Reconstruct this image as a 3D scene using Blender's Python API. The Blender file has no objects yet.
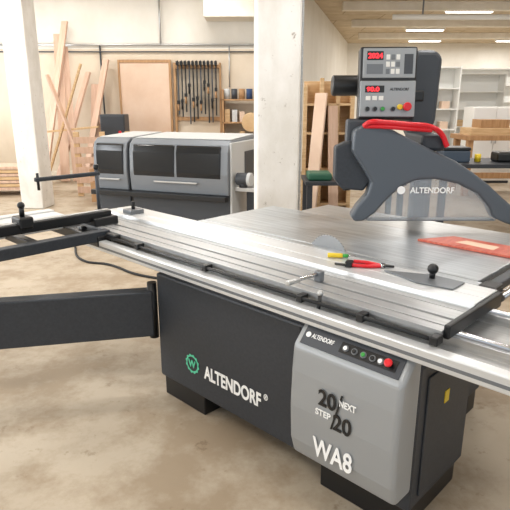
import bpy, bmesh, math, random
from mathutils import Matrix, Vector
random.seed(4)
S=bpy.context.scene
C=bpy.context.collection
def lin(c):
    return tuple(((x/255)/12.92 if x/255<=0.04045 else (((x/255)+0.055)/1.055)**2.4) for x in c)+(1,)
MATS={}
def mat(name,col,rough=.5,metal=0,col2=None,scale=6,stretch=(1,1,1),bump=0,detail=6,lo=.35,hi=.65,alpha=1,emit=0,trans=0):
    if name in MATS: return MATS[name]
    m=bpy.data.materials.new(name); m.use_nodes=True
    n=m.node_tree.nodes; l=m.node_tree.links
    b=n['Principled BSDF']
    b.inputs['Base Color'].default_value=lin(col)
    b.inputs['Roughness'].default_value=rough
    b.inputs['Metallic'].default_value=metal
    b.inputs['Alpha'].default_value=alpha
    b.inputs['Transmission Weight'].default_value=trans
    if emit:
        b.inputs['Emission Color'].default_value=lin(col); b.inputs['Emission Strength'].default_value=emit
    if col2 or bump:
        tc=n.new('ShaderNodeTexCoord'); mp=n.new('ShaderNodeMapping'); mp.inputs['Scale'].default_value=stretch
        nz=n.new('ShaderNodeTexNoise'); nz.inputs['Scale'].default_value=scale; nz.inputs['Detail'].default_value=detail
        nz.inputs['Roughness'].default_value=.65
        l.new(tc.outputs['Object'],mp.inputs[0]); l.new(mp.outputs[0],nz.inputs['Vector'])
        if col2:
            r=n.new('ShaderNodeValToRGB'); r.color_ramp.elements[0].position=lo; r.color_ramp.elements[1].position=hi
            r.color_ramp.elements[0].color=lin(col); r.color_ramp.elements[1].color=lin(col2)
            l.new(nz.outputs['Fac'],r.inputs[0]); l.new(r.outputs[0],b.inputs['Base Color'])
        if bump:
            bp=n.new('ShaderNodeBump'); bp.inputs['Strength'].default_value=bump; bp.inputs['Distance'].default_value=.01
            l.new(nz.outputs['Fac'],bp.inputs['Height']); l.new(bp.outputs[0],b.inputs['Normal'])
    MATS[name]=m; return m
def mul_noise(m,scale,c1,c2,lo,hi,stretch=(1,1,1)):
    """multiply a second, different-scale stain layer onto the base colour"""
    n=m.node_tree.nodes; l=m.node_tree.links; b=n['Principled BSDF']
    tc=n.new('ShaderNodeTexCoord'); mp=n.new('ShaderNodeMapping'); mp.inputs['Scale'].default_value=stretch; mp.inputs['Location'].default_value=(3.3,1.7,5.1)
    nz=n.new('ShaderNodeTexNoise'); nz.inputs['Scale'].default_value=scale; nz.inputs['Detail'].default_value=9; nz.inputs['Roughness'].default_value=.7
    l.new(tc.outputs['Object'],mp.inputs[0]); l.new(mp.outputs[0],nz.inputs['Vector'])
    r=n.new('ShaderNodeValToRGB'); r.color_ramp.elements[0].position=lo; r.color_ramp.elements[1].position=hi
    r.color_ramp.elements[0].color=lin(c1); r.color_ramp.elements[1].color=lin(c2); l.new(nz.outputs['Fac'],r.inputs[0])
    mx=n.new('ShaderNodeMix'); mx.data_type='RGBA'; mx.blend_type='MULTIPLY'; mx.inputs['Factor'].default_value=1
    src=b.inputs['Base Color'].links[0].from_socket
    l.new(src,mx.inputs['A']); l.new(r.outputs[0],mx.inputs['B']); l.new(mx.outputs['Result'],b.inputs['Base Color'])
# ---- materials
FLOOR=mat('concrete_dusty',(172,157,136),.68,0,(190,177,157),.7,(1,1,1),.04,7,.3,.7)
mul_noise(FLOOR,2.2,(222,214,204),(255,255,255),.40,.56)
mul_noise(FLOOR,9,(214,206,196),(255,255,255),.30,.40)
WALL=mat('painted_wall',(222,217,206),.85,0,(232,228,219),1.2,(1,1,.6),.1,8)
WALLLOW=mat('painted_wall_beige',(208,192,170),.85,0,(220,206,186),1.2,(1,1,.6),.1,8)
PIL=mat('painted_pillar',(220,216,208),.85,0,(236,233,228),3,(1,1,.5),.35,9,.38,.6)
mul_noise(PIL,13,(176,168,158),(255,255,255),.31,.37)
CEIL=mat('wood_wool_ceiling',(186,168,140),.9,0,(204,188,162),3,(1,1,1),.3,8)
def seams(m):
    n=m.node_tree.nodes; l=m.node_tree.links; b=n['Principled BSDF']
    tc=n.new('ShaderNodeTexCoord'); bt=n.new('ShaderNodeTexBrick'); bt.offset=.5; bt.inputs['Scale'].default_value=1
    bt.inputs['Brick Width'].default_value=2.4; bt.inputs['Row Height'].default_value=1.2; bt.inputs['Mortar Size'].default_value=.02
    bt.inputs['Color1'].default_value=(1,1,1,1); bt.inputs['Color2'].default_value=(.93,.93,.93,1); bt.inputs['Mortar'].default_value=(.62,.58,.52,1)
    l.new(tc.outputs['Object'],bt.inputs['Vector'])
    mx=n.new('ShaderNodeMix'); mx.data_type='RGBA'; mx.blend_type='MULTIPLY'; mx.inputs['Factor'].default_value=1
    src=b.inputs['Base Color'].links[0].from_socket
    l.new(src,mx.inputs['A']); l.new(bt.outputs['Color'],mx.inputs['B']); l.new(mx.outputs['Result'],b.inputs['Base Color'])
seams(CEIL)
BEAM=mat('ceiling_beam_paint',(222,214,198),.85,0,(232,225,212),3)
DARK=mat('charcoal_powdercoat',(40,44,50),.5,0,(48,52,58),60,bump=.03)
DARK2=mat('dark_grey_enamel',(62,66,72),.45)
BLACK=mat('black_plastic',(16,17,19),.4)
ALU=mat('anodised_aluminium',(180,181,181),.36,.7,(202,202,201),3,(1,30,30))
ALUB=mat('bright_aluminium',(206,208,209),.36,.5,(216,218,219),3,(1,26,26))
ALUS=mat('shaded_ledge_aluminium',(168,169,170),.36,.5,(184,185,185),3,(1,26,26))  # darker copy of the bright aluminium; the ledge's shading is in the colour
IRON=mat('milled_cast_iron',(166,170,173),.3,.65,(200,204,207),3,(1,24,24),.02)
SIL=mat('silver_paint',(154,157,159),.42,.3)
SILD=mat('panel_grey',(112,116,120),.4,.3)
HOOD=mat('guard_grey',(84,90,97),.38,.2)
WHITE=mat('white_print',(244,244,242),.6)
GREEN=mat('green_print',(90,200,160),.5)
RED=mat('red_plastic',(208,20,34),.35)
REDL=mat('red_led',(255,40,50),.5,emit=2.5)
YEL=mat('yellow_plastic',(220,190,40),.4)
GRNP=mat('green_plastic',(50,150,60),.4)
ORG=mat('orange_red_board',(172,72,58),.35,0,(200,108,86),9,(4,1,1))
STEEL=mat('polished_steel',(190,190,192),.22,1)
CLEAR=mat('smoked_polycarbonate',(190,198,204),.1,0,alpha=.34)
GLASSD=mat('dark_window_glass',(30,33,37),.12)
EBG=mat('machine_grey',(122,127,133),.42,.1)
EBL=mat('machine_light_grey',(196,198,198),.5)
WOOD=mat('pine_wood',(196,160,116),.65,0,(218,188,146),3,(1,1,12))
WOODP=mat('pinkish_timber',(194,160,138),.7,0,(214,184,162),3,(6,6,.6))
WOODD=mat('plywood_brown',(160,120,82),.65,0,(186,148,106),3,(8,1,1))
BOARD=mat('beige_board',(216,186,162),.7,0,(224,198,176),2)
RUBBER=mat('cable_rubber',(24,24,24),.7)
SHELFW=mat('shelf_white',(236,235,230),.6)
BLUE=mat('blue_fabric',(50,72,110),.8)
TUBE=mat('fluorescent_tube',(255,252,246),.5,emit=5)

class G:
    """one real object: an Empty that parents its parts; frame F gives position"""
    def __init__(s,name,loc=(0,0,0),rz=0):
        s.M=Matrix.Translation(loc)@Matrix.Rotation(rz,4,'Z')
        s.e=bpy.data.objects.new(name,None); C.objects.link(s.e); s.e.matrix_world=s.M; s.e.empty_display_size=.1
        s.F=s.M.copy()
    def add(s,name,data,local,m,bev=0,seg=2,smooth=False):
        o=bpy.data.objects.new(name,data); C.objects.link(o)
        if m: data.materials.append(m)
        o.parent=s.e; o.matrix_parent_inverse=s.M.inverted(); o.matrix_basis=s.F@local
        if bev:
            b=o.modifiers.new('bevel','BEVEL'); b.width=bev; b.segments=seg; b.limit_method='ANGLE'; b.angle_limit=math.radians(35)
        if smooth:
            for p in data.polygons: p.use_smooth=True
        return o
    def box(s,name,lo,hi,m,bev=.004,rot=None,seg=2):
        lo=Vector(lo);hi=Vector(hi);c=(lo+hi)/2;d=hi-lo
        bm=bmesh.new(); bmesh.ops.create_cube(bm,size=1); bmesh.ops.scale(bm,vec=d,verts=bm.verts)
        me=bpy.data.meshes.new(name); bm.to_mesh(me); bm.free()
        L=Matrix.Translation(c)
        if rot: L=L@rot
        return s.add(name,me,L,m,min(bev,min(abs(x) for x in d)*.45),seg)
    def cyl(s,name,p,q,r,m,r2=None,n=28,bev=0):
        p=Vector(p);q=Vector(q);d=q-p
        bm=bmesh.new(); bmesh.ops.create_cone(bm,cap_ends=True,segments=n,radius1=r,radius2=r if r2 is None else r2,depth=d.length)
        me=bpy.data.meshes.new(name); bm.to_mesh(me); bm.free()
        for f in me.polygons: f.use_smooth=len(f.vertices)==4
        L=Matrix.Translation((p+q)/2)@d.to_track_quat('Z','Y').to_matrix().to_4x4()
        return s.add(name,me,L,m,bev)
    def sph(s,name,p,r,m,sc=(1,1,1)):
        bm=bmesh.new(); bmesh.ops.create_uvsphere(bm,u_segments=24,v_segments=14,radius=r); bmesh.ops.scale(bm,vec=sc,verts=bm.verts)
        me=bpy.data.meshes.new(name); bm.to_mesh(me); bm.free()
        return s.add(name,me,Matrix.Translation(p),m,smooth=True)
    def prism(s,name,pts,a,b,axis,m,bev=.003,seg=2):
        def P(p,h):
            return {'x':(h,p[0],p[1]),'y':(p[0],h,p[1]),'z':(p[0],p[1],h)}[axis]
        bm=bmesh.new(); v0=[bm.verts.new(P(p,a)) for p in pts]; v1=[bm.verts.new(P(p,b)) for p in pts]
        bm.faces.new(v0); bm.faces.new(v1[::-1])
        k=len(pts)
        for i in range(k): bm.faces.new((v0[i],v1[i],v1[(i+1)%k],v0[(i+1)%k]))
        bmesh.ops.recalc_face_normals(bm,faces=bm.faces)
        me=bpy.data.meshes.new(name); bm.to_mesh(me); bm.free()
        return s.add(name,me,Matrix.Identity(4),m,bev,seg)
    def plank(s,name,p,q,w,th,m):
        p=Vector(p);q=Vector(q);d=q-p
        bm=bmesh.new(); bmesh.ops.create_cube(bm,size=1); bmesh.ops.scale(bm,vec=(w,th,d.length),verts=bm.verts)
        me=bpy.data.meshes.new(name); bm.to_mesh(me); bm.free()
        return s.add(name,me,Matrix.Translation((p+q)/2)@d.to_track_quat('Z','Y').to_matrix().to_4x4(),m,.004)
    def tube(s,name,pts,r,m,bez=True):
        cu=bpy.data.curves.new(name,'CURVE'); cu.dimensions='3D'; cu.bevel_depth=r; cu.bevel_resolution=4; cu.use_fill_caps=True
        sp=cu.splines.new('BEZIER'); sp.bezier_points.add(len(pts)-1)
        for p,q in zip(sp.bezier_points,pts): p.co=q; p.handle_left_type=p.handle_right_type='AUTO'
        return s.add(name,cu,Matrix.Identity(4),m)
    def text(s,name,body,org,xa,ya,width,height,m,off=.0):
        cu=bpy.data.curves.new(name,'FONT'); cu.body=body; cu.size=1; cu.extrude=.001; cu.offset=off
        o=s.add(name,cu,Matrix.Identity(4),m); bpy.context.view_layer.update()
        d=o.dimensions; w=d.x if d.x else 1; h=.72
        X=Vector(xa).normalized();Y=Vector(ya).normalized();Z=X.cross(Y)
        R=Matrix((X*(width/w),Y*(height/h),Z)).transposed().to_4x4()
        o.matrix_basis=s.F@Matrix.Translation(org)@R
        return o
    def frame(s,loc,rz): s.F=Matrix.Translation(loc)@Matrix.Rotation(rz,4,'Z')
    def reset(s): s.F=s.M.copy()

def single(name,lo,hi,m,bev=.005):
    lo=Vector(lo);hi=Vector(hi);c=(lo+hi)/2;d=hi-lo
    bm=bmesh.new(); bmesh.ops.create_cube(bm,size=1); bmesh.ops.scale(bm,vec=d,verts=bm.verts)
    me=bpy.data.meshes.new(name); bm.to_mesh(me); bm.free(); me.materials.append(m)
    o=bpy.data.objects.new(name,me); C.objects.link(o); o.location=c
    if bev:
        b=o.modifiers.new('bevel','BEVEL'); b.width=bev; b.segments=2
    return o
def quadwall(name,p,q,z0,z1,th,m):
    p=Vector(p);q=Vector(q);d=(q-p);n=Vector((-d.y,d.x)).normalized()*th
    bm=bmesh.new()
    vs=[bm.verts.new((a.x,a.y,z)) for z in (z0,z1) for a in (p,q,q+n,p+n)]
    for f in ((0,1,2,3),(7,6,5,4),(0,4,5,1),(1,5,6,2),(2,6,7,3),(3,7,4,0)): bm.faces.new([vs[i] for i in f])
    bmesh.ops.recalc_face_normals(bm,faces=bm.faces)
    me=bpy.data.meshes.new(name); bm.to_mesh(me); bm.free(); me.materials.append(m)
    o=bpy.data.objects.new(name,me); C.objects.link(o); return o

# =================== ROOM
H=3.95; YB=24
single('floor',(-6.7,-4,-.1),(14,YB+.5,0),FLOOR,0)
single('ceiling',(-6.7,-4,H),(14,YB+.5,H+.12),CEIL,0)
wb_=G('wall_back',(0,12.2,0)); wb_.box('upper_wall',(-6.5,0,2.68),(.95,.15,H),WALL,0); wb_.box('lower_wall',(-6.5,-.01,0),(.95,.15,2.68),WALLLOW,0)
quadwall('wall_partition',(.95,12.2),(3.9,YB),0,H,.15,WALL)
quadwall('wall_far',(3.9,YB),(14,YB),0,H,.15,WALL)
quadwall('wall_right',(13.0,YB-.02),(13.0,-3.9),0,H,.15,WALL)
single('trim_1',(-6.4,12.08,0),(.9,12.19,.1),BEAM,.004)
lw=G('wall_left',(-6.5,0,0))
ys=[-3.9,-1.5,.5,2.2,4.2,5.9,7.9,9.6,11.4,12.2]
lw.box('sill_wall',(-.15,-3.9,0),(0,12.2,1.1),WALL,0)
lw.box('head_wall',(-.15,-3.9,2.9),(0,12.2,H),WALL,0)
for i in range(0,9,2): lw.box('pier_%d'%i,(-.15,ys[i],1.1),(0,ys[i+1],2.9),WALL,0)
for k,i in enumerate(range(1,8,2)):
    w=G('window_%d'%(k+1),(-6.58,0,0))
    a,b=ys[i],ys[i+1]
    w.box('frame_bottom',(-.03,a,1.1),(.03,b,1.16),WHITE); w.box('frame_top',(-.03,a,2.84),(.03,b,2.9),WHITE)
    for y in (a,(a+b)/2-.03,b-.06): w.box('mullion',(-.03,y,1.16),(.03,y+.06,2.84),WHITE)
for i,y in enumerate((5.2,8.6,14.2,17.2,20.4)):
    x0=-6.4 if y<12.1 else 1.2+(y-12.2)*.25+.45
    single('ceiling_beam' if i==0 else 'ceiling_beam.%03d'%i,(x0,y,H-.2),(12.9,y+.22,H),BEAM,.01)
bx=G('ceiling_downstand',(0,11.5,0)); bx.box('soffit',(-1.02,0,3.22),(-.02,.69,H),BEAM,.01)
for (x,y) in ((-3.6,3.3),(-1.2,3.3),(1.6,3.3),(4.4,3.3),(-3.6,7),(-.8,7),(2.6,7),(5.6,7),(-3.6,10.6),(-.9,10.6),(3.4,10.6),(6.2,10.6),(5.6,15.2),(9,15.2),(5.6,19),(9.3,19),(6.6,22.3),(10,22.3),(-1.5,0),(1.8,0)):  # far room gets extra fixtures, added to brighten its dark right side
    f=G('ceiling_light',(x,y,H))
    f.box('housing',(-.65,-.09,-.08),(.65,.09,0),SHELFW,.01)
    for yy in (-.045,.045): f.cyl('tube',(-.6,yy,-.1),(.6,yy,-.1),.016,TUBE)
    L=bpy.data.lights.new('fluorescent','AREA'); L.shape='RECTANGLE'; L.size=1.25; L.size_y=.16; L.energy=44 if y<12 else 85; L.color=(1,.985,.965)
    o=bpy.data.objects.new('lamp',L); C.objects.link(o); o.parent=f.e; o.location=(0,0,-.13)
def pillar(x,y,w,rz=0):
    p=G('concrete_pillar',(x,y,0),rz)
    p.box('shaft',(-w/2,-w/2,0),(w/2,w/2,H-.001),PIL,.02)
    return p
p=pillar(.19,4.95,.375,math.radians(4))
p.tube('conduit',[(.205,-.1,0.05),(.205,-.1,1.5),(.205,-.1,3.7)],.012,ALU)
p.tube('conduit_2',[(.205,-.05,0.05),(.205,-.05,1.5),(.205,-.05,3.7)],.008,SHELFW)
pillar(-3.42,8.35,.36,math.radians(-8))

# =================== SLIDING TABLE SAW
O=(-.533,2.73,0); RZ=math.atan2(-.696,.718)
m=G('sliding_table_saw',O,RZ)
m.box('base_cabinet',(0,0,.115),(1.54,.47,.72),DARK,.012)
m.box('base_foot_a',(.02,.015,0),(.36,.45,.116),BLACK,.006)
m.box('base_foot_b',(1.12,.015,0),(1.52,.45,.116),BLACK,.006)
m.box('base_plinth',(.35,.16,.02),(1.13,.40,.116),BLACK,.004)
m.box('base_seam',(1.0,-.002,.13),(1.004,.0,.71),BLACK,0)
m.box('rear_cabinet',(.1,.471,.12),(1.36,1.1,.84),DARK,.01)
for s_,t_ in ((.15,.6),(.15,1.03),(1.3,.6),(1.3,1.03)):
    m.box('rear_foot',(s_-.05,t_-.05,0),(s_+.05,t_+.05,.12),BLACK,.006)
m.box('end_hatch',(1.54,.06,.16),(1.547,.41,.66),DARK,.003)
m.box('end_label',(1.547,.2,.50),(1.55,.235,.55),YEL,.0)
m.prism('guide_beam',[(.03,.72),(.43,.72),(.43,.80),(.40,.80),(.40,.835),(.36,.835),(.36,.80),(.12,.80),(.12,.835),(.07,.835),(.07,.80),(.03,.80)],-.78,2.25,'x',ALU,.002)
m.cyl('guide_rod',(-.78,.095,.84),(2.25,.095,.84),.012,STEEL)
m.cyl('guide_rod_rear',(-.78,.38,.84),(2.25,.38,.84),.012,STEEL)
m.prism('carriage_ledge',[(-.01,.880),(.035,.880),(.035,.872),(.045,.872),(.045,.880),(.10,.880),(.10,.868),(.118,.868),(.118,.880),(.20,.880),(.20,.874),(.208,.874),(.208,.880),(.245,.880),(.245,.850),(0,.850),(0,.862),(-.01,.862)],-.9,1.60,'x',ALUS,.001)
m.prism('sliding_carriage',[(.245,.853),(.245,.885),(.25,.902),(.33,.902),(.33,.898),(.336,.898),(.336,.902),(.458,.902),(.458,.853)],-.9,1.60,'x',ALUB,.002)
m.box('carriage_end_cap',(1.60,.0,.850),(1.622,.458,.900),BLACK,.006)
m.box('carriage_end_cap_rear',(-.925,-.01,.850),(-.9,.458,.900),BLACK,.006)
m.box('front_rail_tube',(-.72,-.095,.782),(2.12,-.045,.838),ALUB,.005)
m.box('front_rail_scale',(-.72,-.0965,.80),(2.12,-.095,.812),SILD,0)
for s_ in (-.5,.1,.7,1.2,1.8): m.box('rail_bracket',(s_,-.045,.77),(s_+.06,.03,.80),BLACK,.004)
m.cyl('shift_rod',(-.62,-.045,.858),(1.6,-.045,.858),.0075,BLACK)
for s_ in (-.55,-.1,.45,1.02,1.3,1.58): m.box('rod_holder',(s_,-.058,.842),(s_+.03,-.012,.872),BLACK,.004)
m.cyl('rod_knob',(-.66,-.06,.865),(-.62,-.06,.865),.02,BLACK,bev=.004)
m.box('carriage_lock',(-.4,-.05,.845),(-.3,-.012,.880),BLACK,.008)
m.cyl('carriage_handle',(.99,-.0,.912),(1.0,.11,.912),.008,STEEL,bev=.002)
m.cyl('handle_grip',(.987,-.07,.912),(.99,.0,.912),.011,ALU,bev=.003)
m.box('handle_mount',(.985,.10,.880),(1.02,.13,.925),SILD,.005)
m.cyl('lock_lever',(1.12,-.03,.89),(1.12,-.045,.80),.008,BLACK)
m.sph('lock_lever_knob',(1.12,-.03,.895),.013,ALU)
m.box('main_table_front',(-.2,.468,.858),(1.52,.515,.9),IRON,.003)
m.box('main_table',(-.2,.523,.858),(1.5,1.15,.9),IRON,.004)
m.box('table_slot_floor',(-.2,.515,.86),(1.5,.523,.885),BLACK,0)
m.box('table_extension',(.05,1.154,.862),(1.45,1.46,.899),ALU,.004)
m.box('table_extension_rib',(.1,1.2,.80),(1.4,1.24,.862),DARK,.003)
m.box('table_rib',(0,.5,.83),(1.45,1.12,.858),DARK,.003)
m.box('fence_rail',(1.515,.50,.845),(1.56,1.75,.885),DARK2,.006)
m.cyl('fence_round_bar',(1.60,.50,.86),(1.60,1.8,.86),.018,STEEL)
m.box('near_table_end',(1.52,.468,.80),(1.59,.56,.902),BLACK,.01)
pts=[(.75+(.12 if i%2 else .114)*math.cos(2*math.pi*i/80),.845+(.12 if i%2 else .114)*math.sin(2*math.pi*i/80)) for i in range(80)]
m.prism('saw_blade',pts,.517,.5205,'y',mat('blade_steel',(150,152,154),.4,.6),0)
# console
m.prism('control_console',[(-.115,.215),(-.14,.30),(-.146,.45),(-.14,.60),(-.13,.705),(-.062,.777),(-.002,.777),(-.002,.215)],1.07,1.545,'x',SIL,.02,4)
F0=m.F.copy()
sl=Vector((0,.068,.072)).normalized(); nn=Vector((1,0,0)).cross(sl)
R=Matrix((Vector((1,0,0)),sl,nn)).transposed().to_4x4()
m.F=F0@Matrix.Translation((1.07,-.13,.705))@R
m.box('button_panel',(.03,.012,.0),(.45,.088,.004),DARK2,.003)
m.box('button_strip',(.20,.03,.004),(.43,.072,.006),BLACK,.002)
for i,(x,mm) in enumerate(((.225,WHITE),(.262,BLACK),(.299,GRNP),(.336,BLACK),(.368,WHITE))):
    m.cyl('button_bezel',(x,.05,.004),(x,.05,.010),.012,SILD); m.cyl('button',(x,.05,.010),(x,.05,.015),.008,mm,bev=.002)
m.cyl('emergency_stop',(.405,.05,.004),(.405,.05,.022),.009,BLACK); m.cyl('emergency_stop_cap',(.405,.05,.022),(.405,.05,.034),.015,RED,bev=.005)
m.text('console_brand','ALTENDORF',(.07,.045,.005),(1,0,0),(0,1,0),.10,.018,WHITE,.01)
m.cyl('console_emblem',(.052,.053,.004),(.052,.053,.0055),.011,WHITE)
m.F=F0
f=(1,0,0);g=(0,0,1)
m.text('console_model','WA8',(1.20,-.149,.285),f,g,.18,.08,WHITE,.02)
m.text('console_20a','20',(1.215,-.149,.51),f,g,.08,.066,BLACK,.02)
m.text('console_20b','20',(1.285,-.149,.435),f,g,.08,.066,BLACK,.02)
m.text('console_next','NEXT',(1.31,-.149,.54),f,g,.07,.026,WHITE,.02)
m.text('console_step','STEP',(1.205,-.149,.465),f,g,.07,.026,WHITE,.02)
m.prism('console_slash',[(1.275,.43),(1.282,.43),(1.325,.585),(1.318,.585)],-.150,-.147,'y',BLACK,0)
m.text('cabinet_brand','ALTENDORF',(.385,-.002,.24),f,g,.40,.072,WHITE,.028)
m.text('cabinet_brand_mark','®',(.80,-.002,.29),f,g,.025,.03,WHITE,.01)
def ring(cx,cz,r0,r1,name,mm,teeth=0):
    n=48; bm=bmesh.new(); A=[];B=[]
    for i in range(n):
        a=2*math.pi*i/n; ro=r1*(1.12 if teeth and (i//2)%2 else 1)
        A.append(bm.verts.new((cx+r0*math.cos(a),-.003,cz+r0*math.sin(a)))); B.append(bm.verts.new((cx+ro*math.cos(a),-.003,cz+ro*math.sin(a))))
    for i in range(n): bm.faces.new((A[i],B[i],B[(i+1)%n],A[(i+1)%n]))
    me=bpy.data.meshes.new(name); bm.to_mesh(me); bm.free(); m.add(name,me,Matrix.Identity(4),mm)
ring(.29,.285,.040,.049,'logo_ring',GREEN,1)
m.text('logo_letter','W',(.260,-.003,.266),f,g,.06,.04,GREEN,.035)
# ---- crosscut outrigger frame
m.box('outrigger_beam_far',(-1.20,-1.45,.845),(-1.12,.0,.905),ALUB,.005)
m.box('outrigger_beam_mid',(-.86,-1.45,.845),(-.81,-.0,.900),ALUB,.005)
m.box('outrigger_plate',(-1.12,-1.45,.884),(-.98,-.0,.896),ALUB,.003)
m.box('outrigger_beam_near',(-.47,-1.45,.83),(-.41,-.012,.890),DARK,.005)
for t_ in (-1.43,-.9,-.45): m.box('outrigger_cross',(-1.12,t_,.84),(-.47,t_+.05,.883),BLACK,.004)
m.box('outrigger_clamp',(-1.18,-.1,.80),(-.4,-.012,.862),BLACK,.008)
m.box('crosscut_fence',(-.665,-1.5,.905),(-.60,.12,.96),BLACK,.006)
m.box('crosscut_fence_strip',(-.655,-1.5,.96),(-.625,.12,.964),ALU,.001)
m.box('fence_foot',(-.70,-.02,.88),(-.56,.14,.93),BLACK,.008)
m.box('fence_stop',(-.70,-.45,.93),(-.585,-.37,.995),BLACK,.01)
m.cyl('fence_stop_knob',(-.64,-.41,.995),(-.64,-.41,1.05),.014,BLACK); m.sph('fence_stop_ball',(-.64,-.41,1.055),.02,BLACK)
m.cyl('work_clamp_column',(-.8,.15,.9),(-.8,.15,1.19),.012,DARK2)
m.cyl('work_clamp_base',(-.8,.15,.9),(-.8,.15,.93),.03,BLACK)
m.box('work_clamp_arm',(-.812,-.25,1.15),(-.788,.17,1.175),DARK,.006)
m.cyl('work_clamp_spindle',(-.8,-.23,1.10),(-.8,-.23,1.20),.008,BLACK)
m.cyl('work_clamp_grip',(-.8,.15,1.19),(-.8,.15,1.22),.016,BLACK,bev=.005)
m.box('edge_shoe',(-.72,.27,.9),(-.62,.37,.93),SILD,.006); m.cyl('edge_shoe_knob',(-.67,.32,.93),(-.67,.32,.98),.012,BLACK,bev=.003)
ang=math.atan2(2.42-2.73,-2.0+.56)
m.frame((-.56,2.745,0),ang)
m.box('support_arm',(.0,-.045,.36),(1.52,.045,.62),DARK,.008)
m.box('support_arm_tip',(1.52,-.035,.40),(1.6,.035,.60),BLACK,.008)
m.cyl('support_pivot',(.0,-.0,.34),(.0,-.0,.66),.026,BLACK)
m.reset()
m.box('support_post',(-.88,-1.28,.6),(-.80,-1.20,.845),DARK,.006)
# ---- overhead guard
m.frame((0,2.94,0),0)
def px(u,v): return ((u-255)*.00552,.97+(218-v)*.0055)
arm=[(350,130),(362,124),(380,126),(400,136),(425,148),(450,159),(468,170),(486,183),(500,195),(514,206),(530,214),(530,228),(508,222),(494,216),(488,205),(476,192),(456,182),(432,177),(414,178),(400,184),(387,196),(375,211),(364,219),(355,220),(351,214),(357,203),(366,192),(369,180),(360,166),(349,150)]
m.prism('guard_arm',[px(*p) for p in arm],-.045,.045,'y',HOOD,.016,4)
cov=[(360,219),(372,208),(384,194),(398,182),(414,175),(440,174),(462,181),(478,190),(490,206),(498,219)]
m.prism('guard_clear_cover',[px(*p) for p in cov],-.03,.03,'y',CLEAR,.002)
m.box('guard_cover_edge',(px(368,219)[0],-.034,.963),(px(496,0)[0],.034,.970),SILD,.002)
m.text('guard_brand','ALTENDORF',(px(408,0)[0],-.047,px(0,190.5)[1]),(1,0,0),(0,0,1),.24,.032,WHITE,.02)
m.cyl('guard_emblem',(px(399,0)[0],-.045,px(0,188)[1]+.002),(px(399,0)[0],-.048,px(0,188)[1]+.002),.022,WHITE)
m.prism('guard_hinge_block',[px(*p) for p in [(334,146),(348,140),(368,146),(370,180),(364,190),(342,188),(334,178)]],.0,.09,'y',DARK,.012)
m.box('guard_hinge_duct',(px(345,0)[0],.03,1.28),(px(376,0)[0],.10,1.51),DARK2,.015)
m.cyl('guard_suction_pipe',(px(343,0)[0]+.03,.07,1.24),(px(343,0)[0]+.03,.07,1.12),.022,BLACK)
m.box('overhead_post',(.98,.36,0),(1.07,.46,1.80),DARK2,.02)
m.prism('overhead_head',[(.88,1.50),(.86,1.74),(.87,1.84),(.91,1.88),(1.02,1.88),(1.06,1.84),(1.05,1.5),(1.02,1.38),(.94,1.38)],.25,.48,'y',DARK2,.03,3)
m.box('overhead_joint',(.90,.0,1.34),(1.03,.36,1.43),DARK,.02)
m.cyl('extraction_pipe',(.45,.35,1.69),(.9,.35,1.69),.058,BLACK,bev=.01)
m.cyl('extraction_pipe_collar',(.60,.35,1.69),(.66,.35,1.69),.066,DARK2,bev=.004)
m.box('panel_bracket',(.80,.12,1.60),(.93,.35,1.66),BLACK,.01)
fr=Matrix.Translation((.705,2.98,1.69))@Matrix.Rotation(math.radians(-3),4,'Z')@Matrix.Rotation(math.radians(-6),4,'X')
m.F=fr
m.box('panel_housing',(-.15,.0,-.185),(.15,.09,.19),BLACK,.012)
m.box('panel_face_upper',(-.135,-.006,.03),(.14,.001,.18),SIL,.004)
m.box('panel_face_lower',(-.145,-.012,-.17),(.145,.001,.015),SIL,.004)
m.box('display_upper',(-.115,-.008,.12),(-.03,-.005,.165),BLACK,0)
m.text('led_upper','2024',(-.110,-.010,.130),(1,0,0),(0,0,1),.075,.025,REDL,.02)
for r_ in range(3):
    for c_ in range(3): m.box('key',(-.015+c_*.026,-.009,.05+r_*.036),(.005+c_*.026,-.005,.076+r_*.036),SHELFW if (r_+c_)%3 else SILD,.002)
m.box('keypad_side',(.08,-.008,.05),(.125,-.005,.15),DARK2,0)
m.box('keys_left',(-.115,-.008,.05),(-.03,-.005,.10),SILD,0)
m.box('display_lower',(-.12,-.015,-.045),(-.02,-.011,-.01),BLACK,0)
m.text('led_lower','90.0',(-.112,-.017,-.039),(1,0,0),(0,0,1),.065,.022,REDL,.02)
for c_ in range(3): m.box('key_lower',(-.115+c_*.034,-.015,-.085),(-.09+c_*.034,-.011,-.063),SHELFW,.002)
m.text('panel_brand','ALTENDORF',(.01,-.0135,-.035),(1,0,0),(0,0,1),.10,.014,BLACK,.01)
for i,(x,mm) in enumerate(((-.105,BLACK),(-.065,BLACK),(-.025,GRNP),(.03,BLACK))):
    m.cyl('panel_button_bezel',(x,-.012,-.13),(x,-.02,-.13),.013,SILD); m.cyl('panel_button',(x,-.02,-.13),(x,-.03,-.13),.01,mm,bev=.002)
m.cyl('panel_emergency_collar',(.1,-.012,-.12),(.1,-.03,-.12),.014,YEL); m.cyl('panel_emergency_stop',(.1,-.03,-.12),(.1,-.05,-.12),.022,RED,bev=.006)
m.cyl('panel_yellow_switch',(.065,-.012,-.12),(.065,-.03,-.12),.014,YEL,bev=.003)
m.reset(); m.frame((0,2.92,0),0)
m.tube('guard_red_handle',[(.575,-.02,1.475),(.60,-.04,1.495),(.68,-.05,1.495),(.80,-.05,1.485),(.93,-.03,1.47),(.99,-.01,1.435),(1.03,0,1.37)],.014,RED)
m.tube('guard_red_handle_lower',[(.575,-.02,1.475),(.66,-.045,1.475),(.80,-.05,1.465),(.93,-.03,1.455)],.012,RED)
m.reset()

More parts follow.
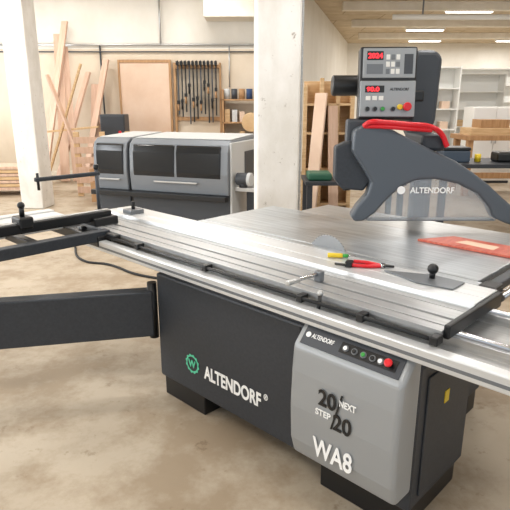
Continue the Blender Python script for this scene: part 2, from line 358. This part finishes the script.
def on(name,s_,t_,z_=.9,rz=0):
    w=Matrix.Translation(O)@Matrix.Rotation(RZ,4,'Z')@Vector((s_,t_,z_))
    return G(name,w,RZ+rz)
o=on('screwdriver',.92,.40,.903,math.radians(35))
o.cyl('handle',(-.07,0,.012),(.0,0,.012),.011,YEL,bev=.004); o.cyl('collar',(-.0,0,.012),(.025,0,.012),.009,GRNP); o.cyl('shaft',(.02,0,.012),(.06,0,.012),.003,STEEL)
o=on('pliers',1.13,.40,.903,math.radians(25))
o.tube('grip_a',[(-.13,.03,.008),(-.07,.028,.008),(0,0,.008)],.008,RED); o.tube('grip_b',[(-.13,-.03,.008),(-.07,-.028,.008),(0,0,.008)],.008,RED)
o.cyl('pivot',(0,0,.0),(0,0,.018),.012,STEEL); o.prism('jaws',[(0,-.012),(.05,-.005),(.05,.005),(0,.012)],.004,.014,'z',BLACK)
o=on('marking_gauge',1.0,.31,.903,math.radians(20)); o.cyl('bar',(-.05,0,.005),(.05,0,.005),.005,BLACK); o.box('stock',(.0,-.02,0),(.03,.02,.025),BLACK,.003)
o=on('push_block',1.36,.38,.903,math.radians(0))
o.prism('plate',[(-.20,-.02),(-.02,-.07),(.12,-.05),(.12,.06),(-.02,.065)],0,.006,'z',SILD)
o.cyl('stem',(.0,.02,.006),(.0,.02,.035),.012,BLACK); o.sph('knob',(.0,.02,.045),.022,BLACK)
o=on('veneered_board',1.26,1.04,.901,0)
o.prism('panel',[(-.25,-.10),(.22,-.10),(.22,.09),(-.14,.09)],0,.012,'z',ORG,.002); o.prism('label',[(-.08,-.03),(.12,-.05),(.12,.03),(-.05,.04)],.012,.0125,'z',BOARD,0)
cb=G('power_cable',(0,0,0)); cb.tube('cord',[(-2.1,6.0,.012),(-1.75,5.3,.012),(-1.5,5.2,.012),(-1.1,4.85,.012),(-.5,4.6,.012)],.012,RUBBER)

# =================== EDGE BANDER
e=G('edge_banding_machine',(-2.1,7.05,0),math.radians(-20))
def hood(x0,x1,n):
    e.box('lower_cabinet_%d'%n,(x0,.03,.06),(x1,1.0,.60),DARK2,.01)
    e.prism('hood_%d'%n,[(.0,.50),(-.02,.75),(.0,1.02),(.03,1.10),(.10,1.15),(.95,1.18),(1.0,1.12),(1.0,.50)],x0,x1,'x',EBG,.014,3)
    e.prism('hood_top_%d'%n,[(.14,1.155),(.95,1.183),(.95,1.19),(.14,1.163)],x0+.02,x1-.02,'x',EBL,.002)
hood(0,.50,1); hood(.54,1.90,2)
def win(n,a,b):
    e.prism('window_%d'%n,[(-.019,.70),(-.028,.76),(-.018,1.0),(-.0,1.075),(.02,1.09),(.03,1.05),(.02,.70)],a,b,'x',GLASSD,.008,3)
win(1,.05,.45); win(2,.60,1.18); win(3,1.21,1.80)
e.box('handle_bar_1',(.1,-.05,.63),(.40,-.03,.65),ALU,.004); e.box('handle_bar_2',(.9,-.05,.63),(1.5,-.03,.65),ALU,.004)
e.box('joint_column',(.50,.05,.06),(.54,.95,1.1),BLACK,.004)
e.box('end_panel',(1.90,.03,.1),(1.93,.98,1.13),EBL,.01)
e.box('end_inset',(1.93,.45,.65),(1.94,.85,1.0),DARK2,.01)
e.box('feed_rail',(.0,-.12,.44),(1.9,-.0,.50),BLACK,.005)
e.box('plinth',(.05,.08,0),(1.88,.95,.06),BLACK,0)
e.box('out_table',(1.94,.1,.55),(2.25,.5,.6),ALU,.004); e.box('out_leg',(2.05,.2,0),(2.15,.4,.55),DARK,.004)
e.cyl('motor_body',(1.96,.12,.70),(2.1,.12,.70),.075,DARK2,bev=.01); e.cyl('motor_fan_cover',(2.1,.12,.70),(2.15,.12,.70),.08,EBL,bev=.01); e.cyl('motor_foot',(2.04,.12,.60),(2.04,.12,.66),.05,DARK)

# =================== BACKGROUND THINGS
b=G('framed_board',(-2.9,12.12,0))
b.box('board',(0,0,.95),(1.05,.03,2.4),BOARD,.003)
for lo,hi in (((-.04,-.02,.9),(.0,.04,2.46)),((1.05,-.02,.9),(1.1,.04,2.46)),((0,-.02,2.4),(1.05,.04,2.46)),((0,-.02,.9),(1.05,.04,.95))): b.box('frame_strip',lo,hi,WOODD,.003)
b.box('support_leg_a',(.05,0,0),(.13,.05,.9),WOOD); b.box('support_leg_b',(.9,0,0),(.98,.05,.9),WOOD)
c=G('clamp_rack',(-1.70,12.1,0))
c.box('rail_top',(0,0,2.28),(.93,.08,2.36),WOODD); c.box('rail_low',(0,.02,1.2),(.93,.08,1.28),WOODD)
for i in range(11):
    x=.04+i*.081; l=1.0+.3*random.random()
    c.box('clamp_bar',(x,-.05,2.4-l),(x+.028,-.02,2.44),BLACK if i%3 else DARK2,.003)
    c.box('clamp_jaw_top',(x-.01,-.17,2.34),(x+.04,-.0,2.42),BLACK,.004)
    zz=1.5+.5*random.random(); c.box('clamp_jaw_slide',(x-.01,-.17,zz),(x+.04,-.02,zz+.07),BLACK,.004); c.cyl('clamp_handle',(x+.012,-.14,zz-.14),(x+.012,-.14,zz),.02,BLACK if i%2 else WOODD)
c.box('upright_l',(-.05,0,0),(0,.08,2.4),WOODD); c.box('upright_r',(.93,0,0),(.97,.08,2.4),WOODD)
h=G('storage_shelf',(-.70,11.75,0))
for z in (.6,1.15,1.62): h.box('shelf',(0,0,z),(1.4,.38,z+.03),WOODD)
for x in (0,1.36): h.box('side',(x,0,0),(x+.04,.38,1.85),WOODD)
for i in range(8):
    x=.1+i*.16; mm=[EBL,DARK2,WOODD,BLUE,WOODD,EBL,BLACK,DARK][i]
    h.cyl('can',(x,.15,1.65),(x,.15,1.86),.065,mm); h.box('carton',(x-.05,.08,1.18),(x+.06,.3,1.3+.2*random.random()),random.choice([BOARD,DARK2,WOOD,BLACK,EBL]),.003)
    h.box('carton_low',(x-.05,.08,.63),(x+.06,.3,.8+.2*random.random()),random.choice([BOARD,DARK2,WOOD,BLACK]),.003)
h.cyl('round_lid',(.62,-.1,1.18),(.62,-.02,1.18),.2,WOOD,bev=.01)
cd=G('wall_conduit',(0,12.15,0)); cd.cyl('pipe',(-6.3,0,2.76),(.9,0,2.76),.022,ALU); cd.cyl('pipe_2',(-6.3,0,2.62),(.9,0,2.62),.014,DARK2)
cd.cyl('drop',(-3.3,0,2.75),(-3.3,0,1.2),.018,DARK2); cd.box('switch_box',(-3.42,-.08,1.0),(-3.18,.0,1.25),EBL)
cd.cyl('riser_a',(-.55,0,2.76),(-.55,0,1.9),.014,ALU); cd.cyl('riser_b',(-2.0,0,2.76),(-2.0,0,3.9),.02,ALU)
t=G('leaning_timbers',(-4.3,10.9,0))
for i,(x0,x1,w) in enumerate(((.0,.35,.14),(.42,.18,.18),(.62,.3,.12),(.78,1.15,.14),(.2,.75,.14),(.95,.9,.2))):
    t.plank('plank_%d'%i,(x0,.06*i,.03),(x1,1.12,3.2-.25*i),w,.05,WOODP)
t.plank('brace',(-.1,-.05,1.0),(1.2,-.02,1.12),.1,.04,WOOD)
t.plank('lattice_a',(.1,-.12,.03),(.95,.0,2.3),.1,.04,WOOD); t.plank('lattice_b',(1.0,-.2,.03),(.3,-.05,2.1),.1,.04,WOODP)
pl=G('wooden_pallet',(-3.1,9.3,0),.15)
for i in range(6): pl.box('slat_%d'%i,(0,.0,.06+i*.17),(.95,.025,.17+i*.17),WOODP,.003)
for x in (0,.43,.86): pl.box('stringer',(x,.025,0),(x+.09,.12,1.1),WOOD,.003)
cr=G('offcut_crate',(-2.62,8.5,0),-.1)
for z in (.05,.25,.45): 
    cr.box('slat_front',(0,0,z),(.6,.02,z+.12),WOODD); cr.box('slat_side',(0,.02,z),(.02,.5,z+.12),WOODD); cr.box('slat_side_r',(.58,.02,z),(.6,.5,z+.12),WOODD); cr.box('slat_back',(0,.5,z),(.6,.52,z+.12),WOODD)
for i in range(5): cr.box('offcut',(.06+i*.1,.1,.0),(.12+i*.1,.3,.7+.25*random.random()),WOOD)
kb=G('electrical_cabinet',(-3.15,11.2,0)); kb.box('body',(0,0,.1),(.5,.4,1.35),DARK2,.01); kb.box('door',(.02,-.015,.14),(.48,0,1.31),DARK,.005); kb.box('plinth',(.02,.02,0),(.48,.38,.1),BLACK,0); kb.cyl('switch',(.4,-.04,1.0),(.4,-.015,1.0),.03,RED)
sh=G('stacked_boards',(-4.9,9.3,0),.1)
for i in range(7): sh.box('board_%d'%i,(0.+.03*(i%3),0,.10+i*.06),(1.1-.05*(i%2),.6,.15+i*.06),WOOD if i%2 else WOODP,.003)
for x in (.1,.9): sh.box('bearer',(x,.0,0),(x+.1,.6,.1),WOODD)
w=G('plywood_rack',(.60,6.9,0),-.1)
w.box('back_panel',(0,.3,.05),(.62,.33,1.85),WOOD)
for x in (0,.2,.4,.58): w.box('upright',(x,0,0),(x+.05,.3,1.80+.08*math.sin(x*9)),WOOD)
for z in (.3,.75,1.2,1.55): w.box('shelf',(.05,.0,z),(.60,.3,z+.03),WOOD)
w.plank('leaning_board',(.1,-.25,.0),(.22,-.04,1.7),.16,.03,BOARD); w.plank('leaning_board_2',(.42,-.25,.0),(.36,-.04,1.55),.12,.03,WOODP)
st=G('material_trolley',(.55,5.8,0))
st.box('top',(0,0,.72),(1.1,.6,.76),DARK); 
for x in (.02,1.02):
    for y in (.02,.52): st.box('leg',(x,y,0),(x+.06,y+.06,.72),DARK)
st.box('tub',(.04,.1,.76),(.3,.4,.84),mat('green_tub',(40,92,70),.5),.02); st.box('boards',(.35,.05,.76),(1.05,.5,.80),WOOD); st.box('box',(.4,.1,.80),(.8,.4,.88),DARK2)
for j,(X,Y,Wd,Hh,D) in enumerate(((3.80,12.4,.75,2.35,.4),(4.85,14.2,1.5,2.3,.4),(6.3,17.5,2.4,2.6,.4))):
    s_=G('white_shelving_unit',(X,Y,0))
    for x in (0,Wd-.03): s_.box('side',(x,0,0),(x+.03,.4,Hh),SHELFW)
    s_.box('back',(.03,.38,.05),(Wd-.03,.4,Hh),SHELFW)
    for i in range(6): s_.box('shelf',(.03,0,.08+i*(Hh-.12)/5),(Wd-.03,.38,.11+i*(Hh-.12)/5),SHELFW)
    for i in range(4):
        for q in range(2): s_.box('item',(.1+q*.3,.1,.11+i*(Hh-.12)/5),(.28+q*.3,.3,.27+i*(Hh-.12)/5),random.choice([WOOD,SHELFW,BOARD,EBL]),.003)
wc=G('white_cabinet',(4.3,10.9,0)); wc.box('carcass',(0,0,.05),(.9,.5,1.5),SHELFW,.005); wc.box('door_l',(.01,-.02,.07),(.445,0,1.48),WHITE,.003); wc.box('door_r',(.455,-.02,.07),(.89,0,1.48),WHITE,.003); wc.box('plinth',(.03,.03,0),(.87,.47,.05),DARK2,0)
for x in (.40,.48): wc.box('pull',(x,-.04,.8),(x+.02,-.02,1.0),ALU,.002)
wb=G('carpenters_workbench',(3.6,9.3,0))
wb.box('top',(0,0,.96),(1.8,.8,1.04),WOODD)
for x in (.05,1.65):
    for y in (.05,.65): wb.box('leg',(x,y,0),(x+.1,y+.1,.96),WOODD)
wb.box('rail',(.15,.1,.3),(1.65,.16,.4),WOODD); wb.box('board_stack',(.1,.1,1.04),(1.2,.6,1.16),WOOD); wb.box('drawer_box',(.3,.2,1.16),(.8,.6,1.30),WOODD)
mb=G('tool_bench',(2.3,6.7,0))
mb.box('top',(0,0,.8),(2.4,.8,.85),DARK)
for x in (.05,2.25):
    for y in (.05,.65): mb.box('leg',(x,y,0),(x+.08,y+.08,.8),DARK)
mb.box('toolbox',(.1,.2,.85),(.45,.5,1.0),mat('steel_blue',(70,84,100),.6),.02); mb.box('toolbox_lid',(.1,.2,1.0),(.45,.5,1.04),BLACK,.01); mb.box('power_tool',(.8,.2,.85),(1.15,.45,.98),BLACK,.03)
mb.cyl('tin',(.58,.3,.85),(.58,.3,.95),.04,YEL); mb.box('case',(1.3,.2,.85),(1.9,.55,1.02),DARK2,.02)
dr=G('wooden_cabinet_frame',(3.95,8.1,0),-.3)
for x in (0,.4,.8): dr.box('stile',(x,0,0),(x+.09,.05,2.45),WOODD)
for z in (.1,.7,1.3,1.9,2.38): dr.box('rail',(0,.005,z),(.89,.045,z+.08),WOOD)
dr.box('panel',(.05,.02,.1),(.85,.03,2.4),BOARD,.001)
pp=G('ceiling_heating_pipe',(0,0,0)); pp.cyl('pipe',(3.3,13.9,3.55),(12.8,13.9,3.55),.06,SHELFW); 
for x in (4,7,10): pp.box('hanger',(x,13.88,3.6),(x+.03,13.92,3.949),SILD,0)

# =================== LIGHT
W=bpy.data.worlds.new('World'); S.world=W; W.use_nodes=True
bg=W.node_tree.nodes['Background']; bg.inputs[0].default_value=(.84,.92,1,1); bg.inputs[1].default_value=1.3
for (y,en) in ((-.5,110),(3.2,150),(6.9,150),(10.5,130)):
    L=bpy.data.lights.new('window_daylight','AREA'); L.shape='RECTANGLE'; L.size=1.9; L.size_y=1.6; L.energy=en; L.color=(.93,.965,1)
    o=bpy.data.objects.new('window_daylight',L); C.objects.link(o); o.location=(-6.75,y,1.95); o.rotation_euler=(0,math.radians(-90),0)
S.view_settings.view_transform='Standard'
cam=bpy.data.cameras.new('camera'); co=bpy.data.objects.new('camera',cam); C.objects.link(co)
co.location=(0,0,1.6); co.rotation_euler=(math.radians(74),0,0); cam.sensor_width=36; cam.lens=535/510*36; cam.clip_end=100
S.camera=co
